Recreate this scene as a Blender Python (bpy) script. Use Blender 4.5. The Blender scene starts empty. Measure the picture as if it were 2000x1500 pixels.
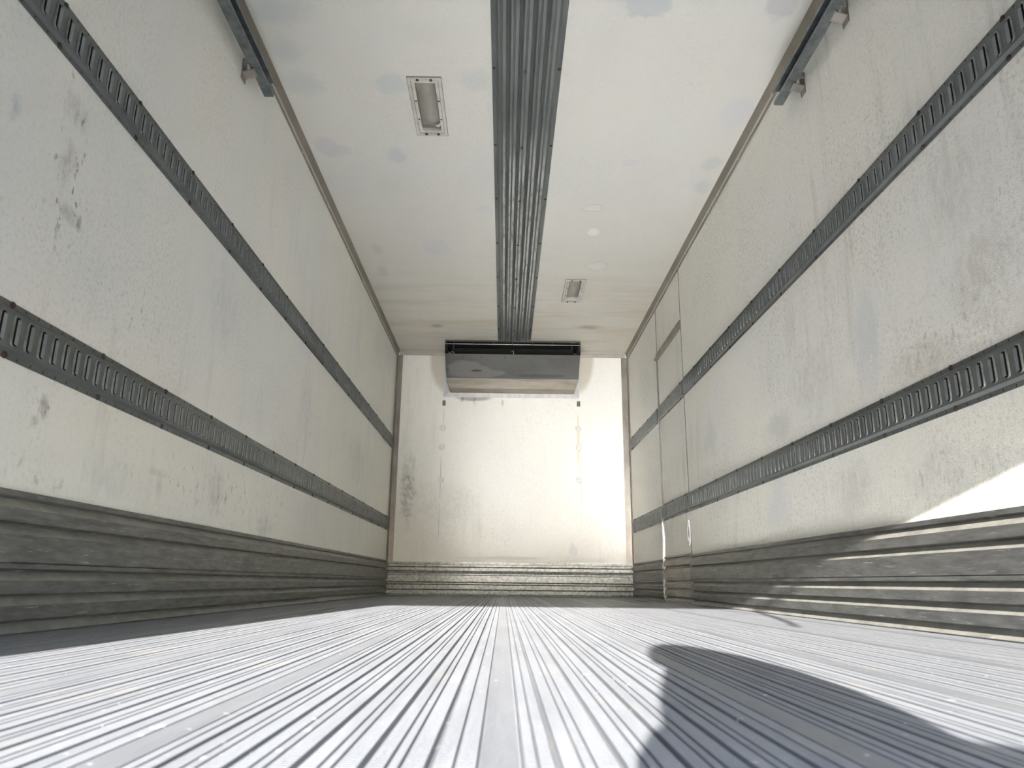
import bpy, bmesh, math, random
from mathutils import Vector, Matrix

random.seed(7)
S = bpy.context.scene
COL = S.collection

# ------------------------------------------------------------------ camera
W, L, H = 2.44, 7.532, 2.489          # inside of the cargo box: width, depth from the lens, height
f_px, pitch, yaw, roll = 1451.58, 0.260691, 0.0084765, 0.0113481
CAM = Vector((1.1529, 0.0, 0.1307))
fw = Vector((math.sin(yaw) * math.cos(pitch), math.cos(yaw) * math.cos(pitch), math.sin(pitch)))
rt = fw.cross(Vector((0, 0, 1))).normalized()
up = rt.cross(fw)
r2 = rt * math.cos(roll) + up * math.sin(roll)
u2 = up * math.cos(roll) - rt * math.sin(roll)
cd = bpy.data.cameras.new('camera')
cam = bpy.data.objects.new('camera', cd)
COL.objects.link(cam)
m = Matrix.Identity(4)
for i in range(3):
    m[i][0], m[i][1], m[i][2], m[i][3] = r2[i], u2[i], -fw[i], CAM[i]
cam.matrix_world = m
cd.sensor_width = 36.0
cd.lens = f_px / 2000 * 36.0
cd.clip_start = 0.02
cd.dof.use_dof = True
cd.dof.focus_distance = 4.0
cd.dof.aperture_fstop = 9.0
S.camera = cam

# ------------------------------------------------------------------ light
SUN_DIR = Vector((0.066, 1.0, -0.1745)).normalized()      # low sun through the half open rear door
sd = bpy.data.lights.new('sun', 'SUN')
sd.energy = 21.0
sd.angle = math.radians(0.53)
sd.color = (1.0, 0.965, 0.915)
sun = bpy.data.objects.new('sun', sd)
sun.rotation_euler = SUN_DIR.to_track_quat('-Z', 'Y').to_euler()
sun.location = (1, -12, 6)
COL.objects.link(sun)

world = bpy.data.worlds.new('sky')
S.world = world
world.use_nodes = True
wn = world.node_tree
bg = wn.nodes['Background']
sky = wn.nodes.new('ShaderNodeTexSky')
sky.sky_type = 'NISHITA'
sky.sun_disc = False
sky.sun_elevation = math.radians(42)
sky.sun_rotation = math.radians(180)
sky.air_density = 1.0
sky.dust_density = 0.6
wn.links.new(sky.outputs[0], bg.inputs[0])
bg.inputs[1].default_value = 0.32

S.view_settings.view_transform = 'Standard'
S.view_settings.look = 'None'
S.view_settings.gamma = 1.0
S.view_settings.use_curve_mapping = False
S.view_settings.exposure = 1.62
cy = S.cycles
cy.max_bounces = 14
cy.diffuse_bounces = 9
cy.glossy_bounces = 6
cy.caustics_reflective = True
cy.blur_glossy = 0.0
cy.sample_clamp_indirect = 0.0
cy.use_denoising = True


# ------------------------------------------------------------------ node helpers
def new_mat(name):
    mt = bpy.data.materials.new(name)
    mt.use_nodes = True
    return mt, mt.node_tree, mt.node_tree.nodes['Principled BSDF']


class NT:
    def __init__(s, name):
        s.mat, s.t, s.b = new_mat(name)
        s.pos = s.n('ShaderNodeNewGeometry').outputs['Position']

    def n(s, k, **kw):
        nd = s.t.nodes.new(k)
        for a, v in kw.items():
            setattr(nd, a, v)
        return nd

    def put(s, sock, v):
        if hasattr(v, 'is_linked') or isinstance(v, bpy.types.NodeSocket):
            s.t.links.new(v, sock)
        else:
            if isinstance(v, (tuple, list)) and len(v) == 3 and len(sock.default_value) == 4:
                v = (*v, 1)
            sock.default_value = v

    def math(s, op, a, b=0.0, clamp=False):
        nd = s.n('ShaderNodeMath', operation=op, use_clamp=clamp)
        s.put(nd.inputs[0], a)
        s.put(nd.inputs[1], b)
        return nd.outputs[0]

    def vec(s, op, a, b):
        nd = s.n('ShaderNodeVectorMath', operation=op)
        s.put(nd.inputs[0], a)
        s.put(nd.inputs[1], b)
        return nd.outputs['Value'] if op == 'LENGTH' else nd.outputs['Vector']

    def noise(s, scale, detail=4, rough=0.5, stretch=(1, 1, 1), dist=0.0, off=(0, 0, 0)):
        v = s.vec('MULTIPLY', s.pos, stretch)
        v = s.vec('ADD', v, off)
        nd = s.n('ShaderNodeTexNoise')
        s.put(nd.inputs['Vector'], v)
        nd.inputs['Scale'].default_value = scale
        nd.inputs['Detail'].default_value = detail
        nd.inputs['Roughness'].default_value = rough
        nd.inputs['Distortion'].default_value = dist
        return nd.outputs[0]

    def ramp(s, v, a, b, lo=0.0, hi=1.0):
        nd = s.n('ShaderNodeMapRange', interpolation_type='SMOOTHSTEP')
        s.put(nd.inputs[0], v)
        for i, q in enumerate((a, b, lo, hi)):
            nd.inputs[1 + i].default_value = q
        return nd.outputs[0]

    def mix(s, fac, a, b):
        nd = s.n('ShaderNodeMix', data_type='RGBA')
        s.put(nd.inputs[0], fac)
        s.put(nd.inputs[6], a)
        s.put(nd.inputs[7], b)
        return nd.outputs[2]

    def blob(s, col, centre, radii, colour, strength=0.6, soft=0.6, warp=None, amount=0.5, grain=None):
        """a stain of its own shape at a fixed place on the surface"""
        inv = tuple(1.0 / r if r else 0.0 for r in radii)
        d = s.vec('LENGTH', s.vec('MULTIPLY', s.vec('SUBTRACT', s.pos, centre), inv), (0, 0, 0))
        if warp is not None:
            d = s.math('ADD', d, s.math('MULTIPLY', s.math('SUBTRACT', warp, 0.5), amount * 2))
        k = s.ramp(d, 1.0, 1.0 - soft, 0.0, strength)
        if grain is not None:
            k = s.math('MULTIPLY', k, grain)
        return s.mix(k, col, colour)

    def bump(s, h, strength, dist=0.01):
        nd = s.n('ShaderNodeBump')
        nd.inputs['Strength'].default_value = strength
        nd.inputs['Distance'].default_value = dist
        s.put(nd.inputs['Height'], h)
        s.put(s.b.inputs['Normal'], nd.outputs[0])

    def done(s, col, rough, metal=0.0, spec=0.5):
        s.put(s.b.inputs['Base Color'], col)
        s.put(s.b.inputs['Roughness'], rough)
        s.put(s.b.inputs['Metallic'], metal)
        s.b.inputs['Specular IOR Level'].default_value = spec
        return s.mat


def panel_base(t, warm, cool, dirt=(0.36, 0.345, 0.315), streak=0.35, mottle=0.35, axis='y'):
    """worn white fibreglass lining: cloudy tint, vertical smears, fine grime"""
    c = t.mix(t.ramp(t.noise(1.1, 5, 0.6), 0.35, 0.68), warm, cool)
    st = (7, 7, 0.8) if axis == 'y' else (1.2, 1.2, 1.2)
    s1 = t.ramp(t.noise(1.6, 8, 0.65, st), 0.50, 0.78)
    s2 = t.ramp(t.noise(0.9, 3, 0.5, off=(5, 2, 9)), 0.42, 0.66)
    c = t.mix(t.math('MULTIPLY', t.math('MULTIPLY', s1, s2), streak), c, dirt)
    g1 = t.ramp(t.noise(70, 9, 0.75), 0.48, 0.66)
    g2 = t.ramp(t.noise(1.9, 4, 0.6, off=(1, 7, 3)), 0.36, 0.70, 0.25, 1.0)
    c = t.mix(t.math('MULTIPLY', t.math('MULTIPLY', g1, g2), mottle), c, dirt)
    sp = t.ramp(t.noise(75, 3, 0.5, off=(3, 3, 3)), 0.735, 0.78)
    sp = t.math('MULTIPLY', sp, t.ramp(t.noise(2.4, 2, 0.5, off=(8, 1, 4)), 0.5, 0.62))
    t.grain = t.ramp(t.noise(28, 8, 0.75, (1, 1, 0.6)), 0.38, 0.60, 0.15, 1.0)
    t.flecks = t.ramp(t.noise(34, 5, 0.6, (1, 1, 0.55), off=(4, 9, 2)), 0.585, 0.66)
    return t.mix(t.math('MULTIPLY', sp, 0.75), c, (0.10, 0.095, 0.09))


BLUE, VIOLET, TAN, DARK = (0.50, 0.54, 0.545), (0.56, 0.54, 0.56), (0.36, 0.29, 0.205), (0.09, 0.085, 0.075)


def mat_wall_left():
    t = NT('worn_white_lining_left')
    c = panel_base(t, (0.845, 0.825, 0.755), (0.80, 0.80, 0.765), mottle=0.42)
    w = t.noise(9, 6, 0.7)
    for cy_, cz, ry, rz, col, k in [
            (1.82, 0.534, 0.028, 0.045, DARK, 0.55), (1.80, 0.50, 0.025, 0.02, DARK, 0.4),
            (1.74, 1.185, 0.05, 0.09, (0.33, 0.29, 0.22), 0.5), (1.79, 1.05, 0.05, 0.03, DARK, 0.35),
            (1.745, 1.33, 0.10, 0.07, DARK, 0.28), (1.83, 1.05, 0.02, 0.03, DARK, 0.6),
            (1.524, 1.19, 0.03, 0.05, (0.36, 0.45, 0.50), 0.5), (2.15, 0.42, 0.16, 0.10, BLUE, 0.35),
            (2.50, 0.43, 0.03, 0.08, (0.25, 0.25, 0.25), 0.3), (2.46, 0.47, 0.10, 0.02, (0.3, 0.3, 0.3), 0.25),
            (3.0, 0.47, 0.14, 0.13, (0.40, 0.40, 0.39), 0.45), (3.68, 0.38, 0.20, 0.06, (0.40, 0.43, 0.47), 0.5),
            (2.88, 1.20, 0.20, 0.22, (0.55, 0.555, 0.52), 0.4), (4.2, 1.10, 0.22, 0.28, (0.55, 0.55, 0.53), 0.4),
            (5.75, 1.05, 0.5, 0.25, (0.6, 0.56, 0.48), 0.4), (3.9, 0.75, 0.5, 0.2, BLUE, 0.3)]:
        c = t.blob(c, (0, cy_, cz), (0, ry, rz), col, k, 0.8, w, 1.0, t.grain)
    for cy_, cz, ry, rz, k in [(1.76, 1.12, 0.13, 0.30, 0.8), (1.74, 1.36, 0.10, 0.10, 0.8), (1.82, 0.53, 0.07, 0.10, 0.8), (2.2, 0.9, 0.3, 0.25, 0.3), (2.9, 0.46, 0.9, 0.16, 0.4), (3.7, 0.5, 0.8, 0.2, 0.35), (1.9, 0.38, 0.4, 0.06, 0.3)]:
        c = t.blob(c, (0, cy_, cz), (0, ry, rz), DARK, k, 0.9, w, 0.5, t.flecks)
    t.bump(t.noise(230, 4, 0.65), 0.7, 0.004)
    return t.done(c, 0.52)


def mat_wall_right():
    t = NT('worn_white_lining_right')
    c = panel_base(t, (0.83, 0.805, 0.735), (0.80, 0.795, 0.76), streak=0.5, mottle=0.7)
    w = t.noise(7, 6, 0.7)
    for cy_, cz, ry, rz, col, k in [
            (2.52, 0.97, 0.13, 0.24, (0.62, 0.635, 0.645), 0.65), (3.43, 0.85, 0.22, 0.10, (0.60, 0.595, 0.58), 0.7),
            (4.60, 1.02, 0.22, 0.16, (0.62, 0.63, 0.63), 0.6), (3.50, 0.49, 0.22, 0.17, (0.68, 0.69, 0.69), 0.8),
            (2.19, 0.82, 0.24, 0.07, (0.36, 0.33, 0.27), 0.4), (1.85, 0.95, 0.22, 0.16, (0.44, 0.40, 0.32), 0.4),
            (2.10, 0.46, 0.35, 0.12, (0.42, 0.42, 0.40), 0.35), (2.75, 0.48, 0.25, 0.14, (0.42, 0.40, 0.36), 0.4),
            (1.9, 1.22, 0.25, 0.20, (0.50, 0.49, 0.45), 0.4), (3.0, 0.98, 0.35, 0.2, (0.48, 0.46, 0.40), 0.35),
            (5.35, 1.7, 0.10, 0.5, (0.50, 0.45, 0.37), 0.35), (6.1, 0.5, 0.6, 0.15, (0.5, 0.49, 0.45), 0.4)]:
        c = t.blob(c, (W, cy_, cz), (0, ry, rz), col, k, 0.8, w, 0.9, t.grain if col[0] < 0.52 else None)
    for cy_, cz, ry, rz in [(2.50, 0.90, 0.012, 0.006), (2.49, 0.915, 0.004, 0.014), (3.38, 0.49, 0.005, 0.045), (3.30, 0.48, 0.004, 0.03)]:
        c = t.blob(c, (W, cy_, cz), (0, ry, rz), (0.86, 0.86, 0.86), 0.8, 0.6, w, 0.3)
    for cy_, cz, ry, rz, k in [(2.1, 0.88, 0.5, 0.2, 0.35), (2.2, 0.47, 0.6, 0.13, 0.4), (3.2, 1.1, 0.9, 0.3, 0.25), (4.6, 0.6, 1.2, 0.35, 0.25)]:
        c = t.blob(c, (W, cy_, cz), (0, ry, rz), (0.2, 0.19, 0.17), k, 0.9, w, 0.5, t.flecks)
    t.bump(t.noise(220, 4, 0.65), 0.8, 0.004)
    return t.done(c, 0.52)


def mat_wall_front():
    t = NT('worn_white_lining_end')
    c = panel_base(t, (0.90, 0.88, 0.825), (0.88, 0.87, 0.83), streak=0.2, mottle=0.3)
    w = t.noise(8, 6, 0.7)
    wh = t.noise(6, 6, 0.7, (0.5, 1, 3))
    for cx, cz, rx, rz, col, k, ww in [
            (0.17, 0.95, 0.10, 0.32, (0.30, 0.30, 0.285), 0.65, w), (0.19, 1.25, 0.10, 0.22, (0.36, 0.355, 0.33), 0.4, w),
            (0.80, 1.975, 0.24, 0.035, (0.22, 0.20, 0.17), 0.7, wh), (0.70, 1.98, 0.018, 0.05, DARK, 0.6, w),
            (0.83, 1.955, 0.02, 0.06, DARK, 0.6, w), (1.12, 1.93, 0.02, 0.06, (0.3, 0.28, 0.24), 0.5, w),
            (0.53, 2.44, 0.20, 0.44, (0.56, 0.51, 0.43), 0.8, 0), (1.90, 2.44, 0.20, 0.44, (0.56, 0.51, 0.43), 0.8, 0),
            (0.503, 1.15, 0.008, 0.30, (0.45, 0.44, 0.40), 0.6, None), (0.503, 0.70, 0.006, 0.20, (0.45, 0.44, 0.40), 0.5, None),
            (0.512, 1.78, 0.008, 0.12, (0.60, 0.50, 0.33), 0.5, None),
            (1.905, 1.55, 0.018, 0.38, (0.66, 0.55, 0.33), 0.5, None), (1.93, 1.2, 0.014, 0.7, (0.66, 0.56, 0.36), 0.3, None),
            (1.84, 0.45, 0.06, 0.08, (0.60, 0.62, 0.64), 0.6, w), (0.85, 0.78, 0.30, 0.02, (0.84, 0.83, 0.80), 0.5, wh),
            (1.2, 0.36, 0.5, 0.02, (0.60, 0.58, 0.53), 0.5, wh), (0.6, 0.9, 0.4, 0.25, (0.66, 0.65, 0.61), 0.4, w)]:
        c = t.blob(c, (cx, L, cz), (rx, 0, rz), col, k, 0.25 if ww == 0 else 0.6, ww if ww else None, 0.9, t.grain if ww is w else None)
    t.bump(t.noise(160, 3, 0.6), 0.2, 0.004)
    return t.done(c, 0.5)


def mat_ceiling():
    t = NT('worn_white_ceiling')
    c = panel_base(t, (0.66, 0.645, 0.595), (0.64, 0.635, 0.605), streak=0.0, mottle=0.25, axis='z')
    w = t.noise(11, 5, 0.6)
    wx = t.noise(2.2, 7, 0.65, (0.45, 2.6, 1))
    # dusty brown streaks running across in front of the cooling unit
    far = t.n('ShaderNodeSeparateXYZ')
    t.put(far.inputs[0], t.pos)
    zone = t.ramp(far.outputs[1], 4.6, 6.9)
    c = t.mix(t.math('MULTIPLY', t.math('MULTIPLY', zone, t.ramp(wx, 0.42, 0.66)), 0.75), c, (0.50, 0.44, 0.345))
    c = t.mix(t.math('MULTIPLY', zone, 0.35), c, (0.60, 0.55, 0.46))
    for cx, cy_, rx, ry, col, k, soft in [
            (1.73, 2.60, 0.11, 0.11, (0.46, 0.50, 0.51), 0.75, 0.25), (1.68, 2.58, 0.18, 0.14, BLUE, 0.5, 0.8),
            (0.125, 2.93, 0.11, 0.12, BLUE, 0.75, 0.8), (0.14, 3.17, 0.14, 0.12, BLUE, 0.7, 0.8), (0.17, 2.68, 0.22, 0.11, BLUE, 0.7, 0.8),
            (0.57, 3.15, 0.09, 0.10, (0.52, 0.56, 0.57), 0.8, 0.5), (0.99, 3.12, 0.10, 0.12, BLUE, 0.6, 0.8),
            (0.51, 3.785, 0.07, 0.10, (0.52, 0.54, 0.565), 0.85, 0.5), (0.127, 3.71, 0.08, 0.13, VIOLET, 0.8, 0.4), (0.20, 3.74, 0.06, 0.06, VIOLET, 0.6, 0.3),
            (2.30, 2.60, 0.09, 0.10, (0.48, 0.46, 0.48), 0.8, 0.4), (2.34, 3.36, 0.12, 0.17, (0.60, 0.595, 0.615), 0.85, 0.4),
            (2.33, 3.82, 0.08, 0.10, BLUE, 0.6, 0.6), (2.35, 4.08, 0.07, 0.12, BLUE, 0.6, 0.6), (1.85, 3.83, 0.06, 0.05, (0.60, 0.59, 0.62), 0.8, 0.3),
            (0.624, 4.98, 0.12, 0.14, (0.60, 0.59, 0.62), 0.8, 0.3), (1.0, 4.41, 0.06, 0.07, (0.61, 0.60, 0.63), 0.8, 0.35),
            (0.19, 5.05, 0.05, 0.14, (0.50, 0.49, 0.47), 0.6, 0.7), (0.17, 5.45, 0.05, 0.15, (0.50, 0.49, 0.47), 0.6, 0.6),
            (1.70, 4.375, 0.080, 0.065, (0.52, 0.51, 0.475), 0.7, 0.25), (1.70, 4.375, 0.070, 0.050, (0.72, 0.71, 0.67), 0.9, 0.3), (1.745, 4.71, 0.05, 0.07, (0.82, 0.81, 0.78), 0.9, 0.4), (1.84, 5.29, 0.095, 0.10, (0.54, 0.53, 0.49), 0.6, 0.2), (1.84, 5.29, 0.085, 0.085, (0.71, 0.70, 0.66), 0.9, 0.3),
            (0.49, 6.72, 0.10, 0.08, (0.22, 0.17, 0.12), 0.75, 0.9), (1.93, 6.70, 0.16, 0.09, (0.24, 0.18, 0.12), 0.75, 0.9),
            (1.75, 5.8, 0.2, 0.5, (0.58, 0.53, 0.44), 0.4, 0.9), (0.78, 2.78, 0.2, 0.14, (0.55, 0.54, 0.52), 0.35, 0.9)]:
        c = t.blob(c, (cx, cy_, H), (rx, ry, 0), col, k * 0.8, soft, w, 0.55)
    t.bump(t.noise(150, 3, 0.6), 0.14, 0.004)
    return t.done(c, 0.55)


def mat_metal(name, col, col2, rough, metal, scale=8, stretch=(1, 1, 1), scratch=0.0, sc_col=(0.8, 0.82, 0.83), bump=0.05, sc_stretch=(1, 1, 40), lo=0.35, hi=0.68):
    t = NT(name)
    c = t.mix(t.ramp(t.noise(scale, 7, 0.65, stretch), lo, hi), col, col2)
    if scratch:
        k = t.ramp(t.noise(6, 6, 0.7, sc_stretch, off=(2, 4, 1)), 0.60, 0.70)
        c = t.mix(t.math('MULTIPLY', k, scratch), c, sc_col)
    if bump:
        t.bump(t.noise(120, 4, 0.6, stretch), bump, 0.003)
    return t.done(c, rough, metal)


def plain(name, col, rough=0.6, metal=0.0):
    t = NT(name)
    c = t.mix(t.ramp(t.noise(40, 4, 0.6), 0.4, 0.65), col, tuple(v * 0.8 for v in col))
    return t.done(c, rough, metal)


def mat_floor(name, knurl, valley=False):
    t = NT(name)
    base = (0.295, 0.305, 0.328) if knurl else (0.30, 0.31, 0.33) if not valley else (0.25, 0.26, 0.275)  # valleys and grooves darker, self-shadow painted into the base
    c = t.mix(t.ramp(t.noise(3, 8, 0.7, (9, 0.7, 1)), 0.35, 0.7), base, tuple(v * 0.80 for v in base))
    c = t.mix(t.math('MULTIPLY', t.ramp(t.noise(5, 8, 0.7, (3, 1, 1), off=(4, 4, 4)), 0.52, 0.70), 0.35), c, (0.42, 0.39, 0.34))
    sp = t.ramp(t.noise(60, 4, 0.6, (1, 0.6, 1)), 0.665, 0.72)
    c = t.mix(t.math('MULTIPLY', sp, 0.8), c, (0.88, 0.88, 0.87))  # white specks, with glints painted into the colour
    h = t.noise(60, 5, 0.6, (3, 1, 1))
    if knurl:
        sep = t.n('ShaderNodeSeparateXYZ')
        t.put(sep.inputs[0], t.pos)
        wv = t.math('SINE', t.math('MULTIPLY', sep.outputs[1], 2 * math.pi / 0.0062))
        wv = t.math('MULTIPLY', t.math('SUBTRACT', wv, 0.1), 1.1, True)      # notches with flat lands between
        h = t.math('ADD', t.math('MULTIPLY', wv, 0.8), t.math('MULTIPLY', h, 0.35))
        t.bump(h, 1.0, 0.0020)
    else:
        t.bump(h, 0.25, 0.002)
    sx = t.n('ShaderNodeSeparateXYZ')
    t.put(sx.inputs[0], t.pos)
    lane = t.ramp(sx.outputs[0], 1.2, 2.1)          # strips polished by foot traffic towards the side door
    return t.done(c, t.math("SUBTRACT", 0.48, t.math("MULTIPLY", lane, 0.05 if knurl else 0.18)), 0.64)


M = {}
M['wl'], M['wr'], M['wf'], M['ceil'] = mat_wall_left(), mat_wall_right(), mat_wall_front(), mat_ceiling()
M['shell'] = plain('outer_white_skin', (0.7, 0.7, 0.7), 0.4)
M['track'] = mat_metal('galvanised_track_steel', (0.135, 0.147, 0.143), (0.095, 0.104, 0.102), 0.42, 0.35, 12, (1, 0.4, 1))
M['lip'] = mat_metal('paler_track_lip', (0.25, 0.26, 0.25), (0.14, 0.15, 0.147), 0.36, 0.5, 30)  # lips paler than the rail
M['pocket'] = mat_metal('track_back_plate', (0.23, 0.25, 0.265), (0.16, 0.175, 0.185), 0.5, 0.15, 25)
M['hole'] = plain('dark_hole', (0.012, 0.012, 0.012), 0.8)  # flat black for the shade inside holes and slits, also colours small screws
M['bolt'] = plain('dark_bolt_steel', (0.055, 0.055, 0.05), 0.5, 0.5)
M['rust'] = plain('rusty_bolt', (0.045, 0.025, 0.019), 0.7, 0.1)
M['rivet'] = plain('bright_rivet', (0.6, 0.58, 0.52), 0.4, 0.4)
M['kick'] = mat_metal('scuffed_aluminium_plate', (0.215, 0.213, 0.203), (0.105, 0.105, 0.10), 0.40, 0.65, 6, (1, 1.4, 10), 0.85, (0.55, 0.56, 0.565), 0.15, (1, 1.3, 26), 0.3, 0.75)
M['shoulder'] = mat_metal('dusty_plate_shoulder', (0.25, 0.24, 0.212), (0.17, 0.164, 0.146), 0.5, 0.2, 7, (1, 1.5, 4), 0.3, (0.55, 0.53, 0.47), 0.1, (1, 3, 8))
M['kickend'] = mat_metal('scuffed_aluminium_end_plate', (0.40, 0.40, 0.39), (0.19, 0.19, 0.185), 0.38, 0.5, 14, (2.5, 1, 3), 0.35, (0.62, 0.63, 0.64), 0.03, (6, 1, 9))
M['bronze'] = mat_metal('bronze_anodised_trim', (0.27, 0.24, 0.195), (0.205, 0.18, 0.145), 0.40, 0.3, 5, (1, 0.5, 1))
M['palebronze'] = mat_metal('pale_trim', (0.52, 0.49, 0.44), (0.42, 0.40, 0.36), 0.42, 0.2, 5)
M['corner'] = mat_metal('grey_corner_flashing', (0.34, 0.31, 0.275), (0.24, 0.215, 0.19), 0.42, 0.4, 7, (1, 1, 0.6), 0.5, (0.55, 0.53, 0.50), 0.05, (3, 1, 3))
M['duct'] = mat_metal('galvanised_corrugated_strip', (0.165, 0.177, 0.172), (0.115, 0.125, 0.122), 0.42, 0.3, 5, (5, 0.5, 1))
def mat_crown():
    """rib crowns of the ceiling strip: painted slope shading, rubbed bright over the middle of its length"""
    t = NT('worn_shaded_strip_crown')
    c = t.mix(t.ramp(t.noise(5, 6, 0.6, (5, 0.5, 1)), 0.35, 0.68), (0.225, 0.238, 0.233), (0.155, 0.167, 0.163))  # crowns paler than the sheet, painting in the shading of the slopes
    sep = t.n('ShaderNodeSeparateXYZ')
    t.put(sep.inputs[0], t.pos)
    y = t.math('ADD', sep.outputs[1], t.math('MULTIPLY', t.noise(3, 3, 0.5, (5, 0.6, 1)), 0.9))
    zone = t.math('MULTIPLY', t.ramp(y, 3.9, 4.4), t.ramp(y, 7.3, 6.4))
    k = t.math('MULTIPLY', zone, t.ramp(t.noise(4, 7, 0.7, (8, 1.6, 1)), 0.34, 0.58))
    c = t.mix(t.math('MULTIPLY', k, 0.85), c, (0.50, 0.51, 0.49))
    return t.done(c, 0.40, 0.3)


M['worn'] = mat_crown()
M['rail'] = mat_metal('galvanised_door_rail', (0.19, 0.215, 0.22), (0.11, 0.125, 0.128), 0.4, 0.6, 22)
def mat_evap():
    t = NT('dusty_grey_housing')
    c = t.mix(t.ramp(t.noise(3.5, 7, 0.65, (0.7, 1, 1.4)), 0.35, 0.68), (0.112, 0.112, 0.105), (0.086, 0.086, 0.081))
    w = t.noise(5, 5, 0.6, (0.6, 1, 2))
    for x, z, rx, rz, col, k in [(0.78, 2.20, 0.26, 0.085, (0.165, 0.16, 0.15), 0.9), (0.95, 2.16, 0.22, 0.05, (0.165, 0.16, 0.15), 0.8),
                                 (0.86, 2.185, 0.06, 0.012, (0.03, 0.03, 0.03), 0.8), (1.5, 2.14, 0.35, 0.018, (0.05, 0.05, 0.047), 0.6)]:
        c = t.blob(c, (x, 7.19, z), (rx, 0, rz), col, k, 0.3, w, 0.9)
    return t.done(c, 0.72, 0.0)


M['evap'] = mat_evap()
M['evaplow'] = mat_metal('floorlit_brown_underside', (0.50, 0.46, 0.40), (0.33, 0.295, 0.245), 0.55, 0.1, 4, (0.6, 1, 4))  # paler than the front panel: light off the floor painted into the colour
M['black'] = plain('black_interior', (0.010, 0.010, 0.010), 0.7)
M['darkmetal'] = plain('dark_louvre_metal', (0.10, 0.10, 0.095), 0.4, 0.5)
M['white'] = mat_metal('off_white_bracket', (0.66, 0.66, 0.67), (0.55, 0.54, 0.53), 0.5, 0.0, 9, (2, 1, 1))
M['lens'] = mat_metal('dusty_lamp_lens', (0.36, 0.345, 0.305), (0.28, 0.265, 0.225), 0.35, 0.0, 9, (2, 0.8, 1))
M['grime'] = plain('grey_frame_line', (0.25, 0.24, 0.215), 0.7)  # dark line round the lamp frame and along its groove
M['lampframe'] = mat_metal('off_white_lamp_frame', (0.63, 0.615, 0.57), (0.50, 0.485, 0.44), 0.5, 0.0, 14)
M['fl'], M['fk'], M['fv'] = mat_floor('floor_plate', False), mat_floor('floor_knurled_rib', True), mat_floor('floor_valley', False, True)
M['gasket'] = plain('white_door_gasket', (0.82, 0.82, 0.80), 0.5)
M['seam'] = plain('grey_door_seam', (0.16, 0.155, 0.145), 0.6)
M['asphalt'] = mat_metal('grey_yard_asphalt', (0.17, 0.17, 0.17), (0.12, 0.12, 0.12), 0.85, 0.0, 3)
M['doorslat'] = plain('white_door_panel', (0.68, 0.68, 0.67), 0.45)
M['strap'] = plain('black_webbing', (0.03, 0.03, 0.03), 0.8)
M['skin'] = plain('skin', (0.55, 0.36, 0.27), 0.5)
M['jacket'] = plain('navy_jacket', (0.05, 0.06, 0.09), 0.8)
M['jeans'] = plain('blue_jeans', (0.10, 0.13, 0.20), 0.85)
M['cap'] = plain('dark_cap', (0.05, 0.05, 0.055), 0.8)
M['shoe'] = plain('brown_shoe', (0.12, 0.08, 0.05), 0.6)


# ------------------------------------------------------------------ mesh helpers
def obj(name, verts, faces, mats, parent=None, mi=None, smooth=False, kind=None, label=None):
    me = bpy.data.meshes.new(name)
    me.from_pydata([tuple(v) for v in verts], [], faces)
    if not isinstance(mats, (list, tuple)):
        mats = [mats]
    for q in mats:
        me.materials.append(q)
    if mi:
        me.polygons.foreach_set('material_index', mi)
    if smooth:
        me.polygons.foreach_set('use_smooth', [True] * len(faces))
    bm = bmesh.new()
    bm.from_mesh(me)
    bmesh.ops.recalc_face_normals(bm, faces=bm.faces)
    bm.to_mesh(me)
    bm.free()
    me.update()
    o = bpy.data.objects.new(name, me)
    COL.objects.link(o)
    if parent:
        o.parent = parent
    if kind:
        o['kind'] = kind
    if label:
        o['label'] = label
    return o


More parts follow.
